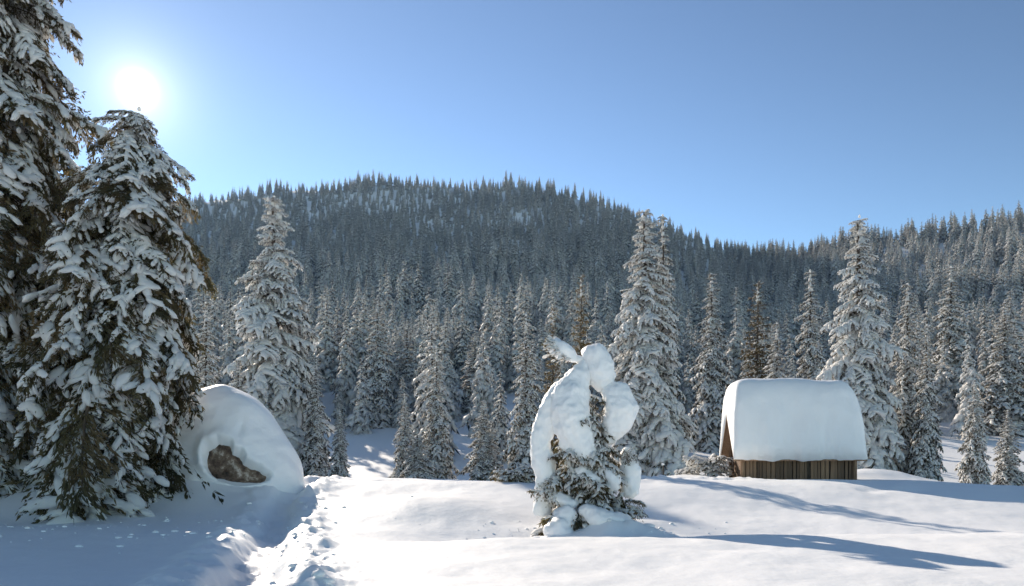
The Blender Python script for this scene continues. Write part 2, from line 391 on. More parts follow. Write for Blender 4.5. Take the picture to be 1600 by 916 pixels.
# merged crowns (mid and far)
def crown(seed, Ht, R, n, bs, cap=True, **kw):
    nd = MB(); sn = MB()
    for (z, az, p, ln, v) in plan(seed, Ht, R, n, **kw):
        a, b = bs[v % len(bs)]; M3 = rots(p, az) * ln
        for src, dst in ((a, nd), (b, sn)):
            if not src.V: continue
            Vs = np.concatenate(src.V) @ M3.T + [0, 0, z]
            base = dst.n; dst.V.append(Vs); dst.n += len(Vs)
            for k, fs in src.P.items():
                for f in fs: dst.P.setdefault(k, []).append(f + base)
    # leader shoot with its cap
    r = np.random.RandomState(seed + 5)
    for q in range(5):
        V, Fc = blob(r, np.array([0, 0, Ht * (.985 - q * .022)]), np.array([.006, .006, .010]) * Ht * (1 + q * .25), 1)
        if cap: sn.add(V, Fc, 0)
    return nd, sn

MID_B = [bough(100 + k, 14, 3, 1, snow=.86, droop=.30, blade=.16, bw=.022, tw_snow=3, sz=.82, patchy=.12, ns=3) for k in range(6)]
MID_W = [bough(140 + k, 12, 4, 1, snow=.45, droop=.22, blade=.17, bw=.024, tw_snow=2, sz=.65) for k in range(5)]
FAR_B = [bough(160 + k, 5, 2, 0, snow=.95, droop=.42, blade=.34, bw=.055, tw_snow=2, sz=3.0, ns=1) for k in range(6)]
FAR_D = [bough(180 + k, 5, 2, 0, snow=.9, droop=.42, blade=.34, bw=.06, tw_snow=2, sz=2.0, ns=1) for k in range(6)]
# unit trees 10 m tall
mid_meshes = []
for k, (R, n) in enumerate([(1.55, 150), (1.75, 150), (1.45, 140), (1.9, 160), (1.65, 150)]):
    nd, sn = crown(300 + k * 11, 10, R, n, MID_B)
    mid_meshes.append((trunk_geo(10, .13).build('spruce_trunk', [M_bark]), nd.build('spruce_foliage', [M_needle_mid, M_bark]), sn.build('spruce_snow', [M_load])))
warm_meshes = []
for k, R in enumerate((1.6, 1.4)):
    nd, sn = crown(400 + k * 11, 10, R, 130, MID_W, pitch_top=-.5, pitch_bot=.35)
    warm_meshes.append((trunk_geo(10, .13).build('spruce_trunk', [M_bark]), nd.build('spruce_foliage', [M_needle_warm, M_bark]), sn.build('spruce_snow', [M_load])))
far_meshes = []
for k, (R, n, bs) in enumerate([(1.75, 58, FAR_B), (2.0, 64, FAR_B), (1.6, 54, FAR_B), (1.85, 60, FAR_D), (1.6, 54, FAR_D), (2.05, 60, FAR_D)]):
    nd, sn = crown(500 + k * 11, 10, R, n, bs, cap=False)
    m = MB(); tg = trunk_geo(10, .12, 5)
    for src, mi in ((nd, 0), (sn, 1), (tg, 2)):
        base = m.n; m.V += src.V; m.n += src.n
        for kk, fs in src.P.items(): m.P.setdefault((kk[0], mi, kk[2]), []).extend([f + base for f in fs])
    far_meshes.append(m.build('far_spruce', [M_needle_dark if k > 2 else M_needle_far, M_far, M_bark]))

def mid_tree(px, top, base, hw, Y, label, var=0, group=None, warm=False, rz=None, lean=0):
    x = (px - 800) / F * Y; gz = hz(x, Y)
    zt = EYE + (HZ - top) / F * Y; Ht = zt - gz + .15
    ms = (warm_meshes if warm else mid_meshes); ms = ms[var % len(ms)]
    R0 = ([1.6, 1.4] if warm else [1.55, 1.75, 1.45, 1.9, 1.65])[var % len(ms) if False else var % (2 if warm else 5)] + .22
    t = thing('spruce_tree', label, 'spruce tree', (x, Y, gz - .15), rz if rz is not None else var * 1.7 + px, group)
    t.rotation_euler[1] = lean
    sxy = (hw / F * Y) / R0 * 1.08; t.scale = (sxy, sxy, Ht / 10)
    link('trunk', ms[0], t); link('foliage', ms[1], t); link('snow_cover', ms[2], t)
    return t

# ------------------------------------------------------------------ hero boughs (shared meshes) and trees made of single boughs
HERO = []
for k in range(9):
    nd, sn = bough(700 + k, 34, 8, 2, snow=.66, droop=[.28, .42, .58][k % 3], width=.36, blade=.058, bw=.007, tw_snow=5, sz=.56, ns=4, patchy=.56)
    HERO.append((nd.build('bough', [M_needle, M_bark]), sn.build('bough_snow', [M_load])))
HMID = []
for k in range(7):
    nd, sn = bough(740 + k, 20, 4, 2, snow=.9, droop=.34, width=.42, blade=.10, bw=.013, tw_snow=4, sz=.76, ns=3, patchy=.12)
    HMID.append((nd.build('bough', [M_needle_mid, M_bark]), sn.build('bough_snow', [M_load])))
def bough_tree(px, top, base, hw, Y, label, seed, n, lib, name='spruce_tree', wscale=1.0, gz=None, twin=False, lean=0, bare=0.0, **kw):
    x = (px - 800) / F * Y; gz = hz(x, Y) if gz is None else gz
    Ht = EYE + (HZ - top) / F * Y - gz; R = hw / F * Y
    t = thing(name, label, 'spruce tree', (x, Y, gz), 0)
    t.rotation_euler[1] = lean
    link('trunk', trunk_geo(Ht, .02 * Ht, 10).build('hero_trunk', [M_bark]), t)
    r = np.random.RandomState(seed)
    specs = [(a, 0.0) for a in plan(seed, Ht, R, n, **kw)]
    for (z, az, p, ln, v), _ in specs:
        a, b = lib[v % len(lib)]
        o = link('bough', a, t, (0, 0, z)); o.rotation_euler = (r.uniform(-.45, .45), p, az)
        w = ln * (1 + .15 * r.randn()) * wscale; o.scale = (ln, max(w, ln * .6), ln)
        if r.rand() > bare: s = link('snow_load', b, o)
    r2 = np.random.RandomState(seed + 1); m = MB()
    for q in range(7):
        V, Fc = blob(r2, np.array([.01 * Ht * r2.randn(), .01 * Ht * r2.randn(), Ht * (.99 - q * .014)]), np.array([.0045, .0045, .008]) * Ht * (1 + q * .22), 2); m.add(V, Fc)
    link('snow_cap', m.build('snow_cap', [M_load]), t)
    return t

bough_tree(2, -330, 790, 190, 23.5, 'huge snow-hung spruce cut off by the left and top edge', 11, 295, HERO, bare=.12, pitch_top=.1, pitch_bot=.9, power=.55)
bough_tree(175, 166, 790, 222, 21.0, 'large drooping spruce whose top stands just under the sun', 23, 285, HERO, bare=.16, pitch_top=.22, pitch_bot=1.1, power=.50, skirt=.62, rcut=.72, lean=math.radians(3.4))
bough_tree(428, 303, 742, 88, 78, 'tall white spruce rising right behind the snowy boulder', 31, 250, HMID, pitch_bot=.75, power=.75)
bough_tree(1008, 325, 725, 72, 78, 'tall thickly snowed spruce with a twin top behind the laden young tree', 43, 210, HMID, pitch_bot=.75, power=.7)
bough_tree(1342, 338, 725, 84, 72, 'tall spruce with a thin pointed top right behind the hut', 57, 190, HMID, pitch_bot=.8, power=.85)

# ------------------------------------------------------------------ single mid-distance trees
mid_tree(1036, 332, 726, 47, 80, 'slim spruce grown against the tallest tree behind the laden young one', 2)
mid_tree(468, 462, 745, 47, 80, 'snowy spruce tucked against the right side of the tall white one behind the boulder', 0)
mid_tree(494, 555, 747, 34, 74, 'narrow spruce at the right foot of the tall white one', 2)
mid_tree(531, 636, 748, 22, 67, 'small snowed spruce at the plateau edge right of the boulder', 3)
mid_tree(372, 560, 745, 38, 70, 'short bushy spruce directly behind the top of the boulder', 1)
mid_tree(322, 470, 745, 49, 64, 'frosted spruce seen between the drooping big tree and the tall white one', 4)
mid_tree(590, 465, 690, 40, 138, 'spruce standing alone above the blue shaded clearing left of centre', 4)
mid_tree(636, 500, 680, 31, 157.5, 'slim spruce on the slope behind the pair left of centre', 2)
mid_tree(632, 614, 752, 27, 67, 'shorter left one of the two spruces at the middle of the plateau edge', 1)
mid_tree(652, 668, 755, 34, 64, 'low bushy spruce in front of the pair at the plateau edge', 3)
mid_tree(682, 540, 750, 35, 69, 'taller right one of the two spruces at the middle of the plateau edge', 0)
mid_tree(742, 520, 640, 36, 150, 'spruce alone in the shaded clearing behind the low white one', 2)
mid_tree(756, 625, 742, 38, 67, 'low white spruce left of the tree beside the laden one', 3)
mid_tree(822, 490, 745, 45, 66, 'spruce just left of the laden young tree, reaching above its head', 0)
mid_tree(908, 428, 745, 32, 34, 'olive brown spruce with little snow rising behind the head of the laden tree', 0, warm=True)
mid_tree(864, 478, 745, 24, 35, 'thin brownish spruce top left of the olive brown one', 1, warm=True)
mid_tree(1112, 425, 700, 47, 120, 'spruce between the twin-topped tall tree and the hut', 4)
mid_tree(1184, 440, 700, 47, 96, 'brownish spruce rising above the left end of the hut roof', 0, warm=True)
mid_tree(1214, 502, 700, 43, 83, 'pale spruce directly above the middle of the hut roof', 1)
mid_tree(1266, 420, 700, 45, 99, 'dense spruce above the right half of the hut roof', 0)
mid_tree(1418, 440, 738, 49, 74, 'spruce close right of the tall pointed tree behind the hut', 4)
mid_tree(1448, 505, 740, 34, 70, 'narrow spruce at the edge of the clearing on the right', 2)
mid_tree(1486, 415, 655, 47, 150, 'spruce above the blue shaded gap on the right', 0)
mid_tree(1570, 470, 660, 52, 127.5, 'broad spruce behind the pair of small ones at the right edge', 1)
mid_tree(1523, 592, 765, 29, 35, 'left one of the two small spruces near the right edge', 3)
mid_tree(1574, 640, 762, 30, 36, 'right one of the two small spruces near the right edge, lower than its neighbour', 1)

# ------------------------------------------------------------------ forest on the hill
fr = np.random.RandomState(21)
pts = []
step = 6.2
Y = 92.0
while Y < 640:
    step = 7.0 - 1.7 * float(ss(300, 500, np.array(Y))); Y += step * .92
    xs = np.arange(-.95 * Y - 15, .95 * Y + 15, step)
    X = xs + fr.uniform(-.42, .42, len(xs)) * step; Yj = Y + fr.uniform(-.42, .42, len(xs)) * step
    pts.append(np.stack([X, Yj], -1))
pts = np.concatenate(pts)
u = pts[:, 0] / pts[:, 1]; more = (pts[:, 1] / ridge(u)[0] > .5) & (u > .3)       # closer growth on the right-hand hill
pts = np.concatenate([pts, pts[more] + fr.uniform(1.8, 4.2, (more.sum(), 2)) * np.where(fr.rand(more.sum(), 2) < .5, -1, 1)])
u = pts[:, 0] / pts[:, 1]; Yr, zr = ridge(u)
keep = (pts[:, 1] < Yr + 8) & (fr.rand(len(pts)) < .9 - .4 * (1 - ss(280, 340, pts[:, 1])) * ss(.1, .35, fbm(pts[:, 0] * .02, pts[:, 1] * .012, 3, 61)))
cl = fbm(pts[:, 0] * .03, pts[:, 1] * .03, 3, 50)
dens = ss(95, 160, pts[:, 1] + 60 * cl)
keep &= fr.rand(len(pts)) < dens
px = 800 + F * u
# clearings that show blue snow between the trees
for cx, cy, sx, sy in ((615, 108, 50, 22), (715, 110, 30, 24), (800, 160, 30, 20), (1480, 112, 26, 26), (860, 118, 40, 22)):
    keep &= ~((np.abs(px - cx) < sx) & (np.abs(pts[:, 1] - cy) < sy))
pts = pts[keep]; u = u[keep]; px = px[keep]
fy = pts[:, 1] / ridge(u)[0]
hts = (8.5 + 15 * fr.rand(len(pts)) ** .75) * (1 + .5 * fbm(pts[:, 0] * .025, pts[:, 1] * .025, 2, 71)) * (.72 + .28 * ss(110, 200, pts[:, 1])) * (1 - .16 * ss(.30, .5, u)) * (1 - (.20 + .26 * ss(380, 560, ridge(u)[0])) * ss(.45, .95, fy)); wid = fr.uniform(.85, 1.25, len(pts))
zs = H(pts[:, 0], pts[:, 1])
order = np.argsort(-(hts / pts[:, 1]) * ((px > 235) & (px < 1610)))
single = order[:262]; rest = order[262:]
Ys = pts[:, 1]
for k, q in enumerate(single):
    x, y = pts[q]; o = None
    pxq = px[q]
    where = next(w for lim, w in ((420, 'left of the tall white tree'), (600, 'right of the tall white tree'), (800, 'around the shaded clearing'), (940, 'behind the laden young tree'),
                                  (1130, 'around the twin-topped tree'), (1260, 'behind the hut'), (1400, 'around the pointed tree'), (1500, 'above the right-hand gap'), (9e9, 'at the right edge')) if pxq < lim)
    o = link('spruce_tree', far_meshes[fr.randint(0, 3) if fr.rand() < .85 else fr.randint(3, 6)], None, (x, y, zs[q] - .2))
    o.scale = (hts[q] / 10 * wid[q],) * 2 + (hts[q] / 10,); o.rotation_euler = (fr.randn() * .015, fr.randn() * .015, fr.rand() * 6.28)
    tag(o, 'snow-dusted spruce in the dense forest ' + where, 'spruce tree', 'lower forest spruces ' + where)
# the rest of the wood: one mass, a point for each tree
me = bpy.data.meshes.new('hillside_forest'); P = np.stack([pts[rest, 0], pts[rest, 1], zs[rest] - .2], -1).astype(np.float32)
me.vertices.add(len(P)); me.vertices.foreach_set('co', P.ravel())
for nm, ty, dat in (('sc', 'FLOAT_VECTOR', np.stack([hts[rest] / 10 * wid[rest]] * 2 + [hts[rest] / 10], -1)), ('rot', 'FLOAT_VECTOR', np.stack([0 * hts[rest], 0 * hts[rest], fr.rand(len(rest)) * 6.28], -1))):
    a = me.attributes.new(nm, ty, 'POINT'); a.data.foreach_set('vector', dat.astype(np.float32).ravel())
a = me.attributes.new('pick', 'INT', 'POINT')
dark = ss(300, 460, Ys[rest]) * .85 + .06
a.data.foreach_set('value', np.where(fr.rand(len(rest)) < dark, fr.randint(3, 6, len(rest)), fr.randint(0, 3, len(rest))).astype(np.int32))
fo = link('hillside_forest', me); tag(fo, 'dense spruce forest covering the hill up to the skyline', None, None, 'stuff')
ng = bpy.data.node_groups.new('forest', 'GeometryNodeTree')
ng.interface.new_socket('Geometry', in_out='INPUT', socket_type='NodeSocketGeometry'); ng.interface.new_socket('Geometry', in_out='OUTPUT', socket_type='NodeSocketGeometry')
gi = ng.nodes.new('NodeGroupInput'); go = ng.nodes.new('NodeGroupOutput'); iop = ng.nodes.new('GeometryNodeInstanceOnPoints')
jn = ng.nodes.new('GeometryNodeJoinGeometry'); srcs = []
for m in far_meshes:
    so = bpy.data.objects.new('forest_tree_shape', m); oi = ng.nodes.new('GeometryNodeObjectInfo'); oi.inputs['Object'].default_value = so
    oi.inputs['As Instance'].default_value = True; srcs.append(oi)
for oi in reversed(srcs): ng.links.new(oi.outputs['Geometry'], jn.inputs[0])
def attr(nm, ty):
    n = ng.nodes.new('GeometryNodeInputNamedAttribute'); n.data_type = ty; n.inputs['Name'].default_value = nm; return n.outputs['Attribute']
ng.links.new(gi.outputs[0], iop.inputs['Points']); ng.links.new(jn.outputs[0], iop.inputs['Instance'])
iop.inputs['Pick Instance'].default_value = True
ng.links.new(attr('pick', 'INT'), iop.inputs['Instance Index'])
ng.links.new(attr('rot', 'FLOAT_VECTOR'), iop.inputs['Rotation']); ng.links.new(attr('sc', 'FLOAT_VECTOR'), iop.inputs['Scale'])
ng.links.new(iop.outputs[0], go.inputs[0])
md = fo.modifiers.new('forest', 'NODES'); md.node_group = ng
print('forest points', len(rest), 'far tri', [len(m.polygons) for m in far_meshes], 'mid', [len(a[1].polygons) + len(a[2].polygons) for a in mid_meshes])

# ------------------------------------------------------------------ snow-covered boulder
def boulder():
    Y0 = 25.0; c = put(352, 780, Y0); gz = .25
    t = thing('snow_covered_boulder', 'rounded snow-covered boulder with a dark rock face showing beside the big spruce', 'boulder', (c[0], Y0, gz))
    s = Y0 / F                                                     # metres per photo pixel there
    nu, nv = 300, 150
    th = np.linspace(0, 2 * np.pi, nu, endpoint=False); ph = np.linspace(0, np.pi / 2, nv)
    TH, PH = np.meshgrid(th, ph)
    dx = np.cos(TH) * np.cos(PH); dy = np.sin(TH) * np.cos(PH); dz = np.sin(PH)
    topz = EYE + (HZ - 605) / F * Y0 - gz
    def shape(off):
        # half widths: right side rounder and steeper, left a long shoulder
        rx = np.where(dx > 0, 120 * s, 165 * s); ry = np.where(dy < 0, 2.1, 2.6)
        e = 2.05
        k = (np.abs(dx / rx) ** e + np.abs(dy / ry) ** e + np.abs(dz / topz) ** e) ** (-1 / e)
        k = k * (1 + .10 * fbm(dx * 1.6 + 9, dz * 1.6 + dy + 4, 3, 60)) + off
        return np.stack([dx * k, dy * k, dz * k], -1)
    Vr = shape(-.30)
    rn = fbm(Vr[..., 0] * 1.6 + 5, Vr[..., 2] * 1.6 + Vr[..., 1], 5, 70)[..., None]
    Vr = Vr * (1 + .09 * rn) - np.array([0, 0, 0]) ; Vr[..., 1] -= .0
    Vs = shape(0)
    # opening in the snow on the side facing the meadow
    poly = np.array([(317, 706), (322, 690), (340, 683), (360, 687), (364, 700), (378, 703), (384, 716), (402, 726), (422, 738), (420, 748), (396, 754), (372, 755), (344, 748), (326, 735), (319, 722)], float)
    px = (Vs[..., 0] + c[0]) / (Y0 + Vs[..., 1]) * F + 800; py = HZ - (Vs[..., 2] + gz - EYE) / (Y0 + Vs[..., 1]) * F
    ins = np.zeros(px.shape, bool); dmin = np.full(px.shape, 1e9)
    for a, b in zip(poly, np.roll(poly, -1, 0)):
        cond = ((a[1] > py) != (b[1] > py)) & (px < (b[0] - a[0]) * (py - a[1]) / (b[1] - a[1] + 1e-9) + a[0]); ins ^= cond
        ab = b - a; tt = np.clip(((px - a[0]) * ab[0] + (py - a[1]) * ab[1]) / (ab @ ab), 0, 1)
        dmin = np.minimum(dmin, np.hypot(px - a[0] - tt * ab[0], py - a[1] - tt * ab[1]))
    sd_ = np.where(ins, dmin, -dmin); sd_ = np.where(Vs[..., 1] < 0, sd_, -99) + 2.0 * fbm(px * .12, py * .12, 2, 77)
    w = ss(-5, 5, sd_)[..., None]
    Vs = Vs * (1 - .25 * w) + np.array([0, .12, 0]) * w
    bulge = np.exp(-((sd_ + 7) / 6) ** 2) * (Vs[..., 1] < 0); Vs[..., 1] -= .07 * bulge
    # creases running down from the shoulder
    Vs[..., 1] += .05 * np.exp(-((px - 372 + (py - 680) * .3) / 6) ** 2) * ss(630, 665, py) * (1 - ss(675, 700, py)) * (Vs[..., 1] < 0)
    Vs[..., 1] += .10 * fbm(px * .02, py * .035, 4, 33) * (Vs[..., 1] < 0)
    i, j = np.meshgrid(np.arange(nv - 1), np.arange(nu), indexing='ij'); j2 = (j + 1) % nu
    Fq = np.stack([i * nu + j, i * nu + j2, (i + 1) * nu + j2, (i + 1) * nu + j], -1).reshape(-1, 4)
    sub = (slice(None, None, 2), slice(None, None, 2))
    Vr2 = Vr[sub]; n2v, n2u = Vr2.shape[:2]
    i, j = np.meshgrid(np.arange(n2v - 1), np.arange(n2u), indexing='ij'); j2 = (j + 1) % n2u
    Fr = np.stack([i * n2u + j, i * n2u + j2, (i + 1) * n2u + j2, (i + 1) * n2u + j], -1).reshape(-1, 4)
    link('rock', mesh('rock', Vr2.reshape(-1, 3), [(Fr, 0, False)], [M_rock]), t)
    link('snow_cap', mesh('boulder_snow', Vs.reshape(-1, 3), [(Fq, 0, True)], [M_lobe]), t)
boulder()

# ------------------------------------------------------------------ hut
def hut():
    Y0 = 32.0; x0 = (1161 - 800) / F * Y0; x1 = (1327 - 800) / F * Y0; gz = EYE + (HZ - 752) / F * Y0 - .1
    D = 2.3; ee = EYE + (HZ - 721) / F * Y0 - gz; za = EYE + (HZ - 650) / F * (Y0 + D / 2) - gz; ze = ee + (za - ee) * .42 / (D / 2 + .42)
    zt = EYE + (HZ - 596) / F * (Y0 + D / 2) - gz
    Lx = x1 - x0
    t = thing('hay_hut', 'small weathered plank hut under a very thick loaf of snow', 'hut', (x0, Y0, gz), math.radians(-5))
    r = np.random.RandomState(5)
    # dark boarding behind the planks
    w = MB(); w.add(*box(.05, Lx - .05, .07, .12, -.5, ze + .3)); w.add(*box(.05, Lx - .05, D - .12, D - .07, -.5, ze + .3)); wall = link('wall', w.build('wall', [M_bark]), t)
    def plank(mw, mh, base, loc, rot=0, parent=None):
        o = link('plank', base, parent, loc); o.rotation_euler = (r.randn() * .008, r.randn() * .012, rot); o.scale = (mw, 1, mh); return o
    pm = MB()
    Vp, Fp = box(-.5, .5, -.018, .018, 0, 1); pm.add(Vp, Fp, 0, False); pme = pm.build('plank', [M_wood])
    x = .0
    while x < Lx - .05:
        ww = r.uniform(.09, .2)
        if x + ww > Lx: ww = Lx - x
        if r.rand() > .1: plank(ww - .03, ze + .45 + r.uniform(-.03, .05), pme, (x + ww / 2, r.uniform(-.02, .03), -.45), 0, wall)
        x += ww
    # gable end facing left
    gw = MB(); V = [[.1, 0.05, -.5], [.1, D - .05, -.5], [.1, D - .05, ze], [.1, D / 2, za - .1], [.1, 0.05, ze]]; gw.add(V, [[0, 1, 2, 3, 4]], 0, False)
    V = np.array(V) + [Lx - .2, 0, 0]; gw.add(V, [[4, 3, 2, 1, 0]], 0, False)
    gable = link('gable_wall', gw.build('gable_wall', [M_bark]), t)
    y = .02
    while y < D - .05:
        ww = r.uniform(.15, .26); ww = min(ww, D - y); yc = y + ww / 2
        h = ze + (za - ze) * (1 - abs(yc - D / 2) / (D / 2)) - .08
        plank(ww - .015, h + .45, pme, (.03 + r.uniform(-.01, .01), yc, -.45), math.pi / 2, gable)
        plank(ww - .015, h + .45, pme, (Lx - .03, yc, -.45), math.pi / 2, gable)
        y += ww
    for (cx, cy) in ((.0, .0), (Lx, .0), (0, D), (Lx, D)):
        m = MB(); P = np.array([[0, 0, -.5], [0.005, 0, .3], [0, 0, ze + .1]]); m.add(*tube(P, .085, 10)); link('corner_post', m.build('corner_post', [M_wood]), t, (cx - (.05 if cx == 0 else -.05), cy + (-.05 if cy == 0 else .05), 0))
    # roof boards: two slopes with overhang
    ov = .42; ox0, ox1 = -.42, Lx + .42
    sl = (za - ze) / (D / 2)
    rf = MB()
    for sgn in (-1, 1):
        ye = (D / 2) - sgn * (D / 2 + ov); zz = ze - sl * ov
        a = np.array([[ox0, ye, zz], [ox1, ye, zz], [ox1, D / 2, za], [ox0, D / 2, za]]); b = a + [0, 0, .07]
        rf.add(np.concatenate([a, b]), [[0, 1, 2, 3], [7, 6, 5, 4], [0, 4, 5, 1], [3, 2, 6, 7], [0, 3, 7, 4], [1, 5, 6, 2]], 0, False)
    roof = link('roof', rf.build('roof', [M_wood]), t)
    for sgn in (-1, 1):
        ye = (D / 2) - sgn * (D / 2 + ov); zz = ze - sl * ov
        m = MB(); a = np.array([[0, ye, zz - .06], [0, D / 2, za - .06], [0, D / 2, za + .11], [0, ye, zz + .11]])
        m.add(np.concatenate([a, a + [-.04, 0, 0]]), [[0, 1, 2, 3], [7, 6, 5, 4], [0, 4, 5, 1], [2, 6, 7, 3], [0, 3, 7, 4], [1, 5, 6, 2]], 0, False)
        link('barge_board', m.build('barge_board', [M_wood]), roof, (ox0 - .004, 0, 0))
    # the snow loaf: outer profile round, inner follows the roof
    n = 40; K = 64
    zz = ze - sl * ov + .075
    ybk, yfr = D + ov + .12, -ov - .10
    aa = np.linspace(0, np.pi, n)
    cy = (ybk + yfr) / 2; ry = (ybk - yfr) / 2; hzt = zt - zz
    e = .52
    oy = cy - np.sign(np.cos(aa)) * np.abs(np.cos(aa)) ** e * ry; oz = zz + np.sin(aa) ** (e * 1.15) * hzt
    oy = oy + .10 * np.sin(aa * 2) * -1 * 0
    iy = np.array([D + ov, D / 2, -ov]); iz = np.array([zz, za + .075, zz])
    iyy = np.interp(np.linspace(0, 2, 11), [0, 1, 2], iy); izz = np.interp(np.linspace(0, 2, 11), [0, 1, 2], iz)
    ring = []; xs_ = np.linspace(0, 1, K)
    X0, X1 = ox0 - .06, ox1 + .02
    Vv = []
    for q, s in enumerate(xs_):
        # end rounding: left end nearly upright, right end leans outwards at the foot
        el = s * (X1 - X0); er = (1 - s) * (X1 - X0)
        fl = (1 - (1 - min(1, el / .55)) ** 2.6) ** .38 if el < .55 else 1
        frr = (1 - (1 - min(1, er / 1.15)) ** 2.4) ** .42 if er < 1.15 else 1
        f = min(fl, frr); f = max(f, .02)
        out_y = oy.copy(); out_z = oz.copy()
        # shrink outer profile towards the inner one
        ti = np.linspace(0, 1, n); by = np.interp(ti, np.linspace(0, 1, 11), iyy[::-1]); bz = np.interp(ti, np.linspace(0, 1, 11), izz[::-1]) + .04
        if fl <= frr: ff = .30 + .70 * f
        else: ff = f
        out_y = by + (oy - by) * (.35 + .65 * ff); out_z = bz + (oz - bz) * ff
        nzv = fbm(np.full(n, s * 7), aa * 1.6, 3, 81)
        nz2 = fbm(np.full(n, s * 16), aa * 6 + s * 5, 3, 85)
        out_y = out_y + .13 * nzv + .06 * nz2; out_z = out_z + .11 * nzv + .04 * nz2 + .06 * math.sin(s * 5)*np.sin(aa)
        # sagging lip over the eave, uneven along the length
        sag = .10 * fbm(np.array([s * 5.0]), np.array([2.2]), 3, 90)[0] - .03
        out_z[:4] += sag; out_z[-4:] += sag
        xx = X0 + s * (X1 - X0)
        Vv.append(np.concatenate([np.stack([np.full(n, xx), out_y, out_z], -1), np.stack([np.full(11, xx), iyy, izz], -1)]))
    Vv = np.array(Vv); m_ = n + 11
    i, j = np.meshgrid(np.arange(K - 1), np.arange(m_), indexing='ij'); j2 = (j + 1) % m_
    Fq = np.stack([i * m_ + j, (i + 1) * m_ + j, (i + 1) * m_ + j2, i * m_ + j2], -1).reshape(-1, 4)
    mm = MB(); mm.add(Vv.reshape(-1, 3), Fq, 0)
    for e0, fl_ in ((0, True), (K - 1, False)):
        tri = []
        for k in range(n - 1):
            a = e0 * m_ + k; b = a + 1; kk = n + 10 - int(round(k / (n - 1) * 10)); kk2 = n + 10 - int(round((k + 1) / (n - 1) * 10))
            tri.append([a, b, e0 * m_ + kk])
            if kk2 != kk: tri.append([b, e0 * m_ + kk2, e0 * m_ + kk])
        tri = np.array(tri); mm.P.setdefault((3, 0, True), []).append(tri if not fl_ else tri[:, ::-1])
    ml = link('snow_load', mm.build('hut_snow', [M_lobe]), t)
    bm = bmesh.new(); bm.from_mesh(ml.data); bmesh.ops.recalc_face_normals(bm, faces=bm.faces); bm.to_mesh(ml.data); bm.free()
    return t
hut()

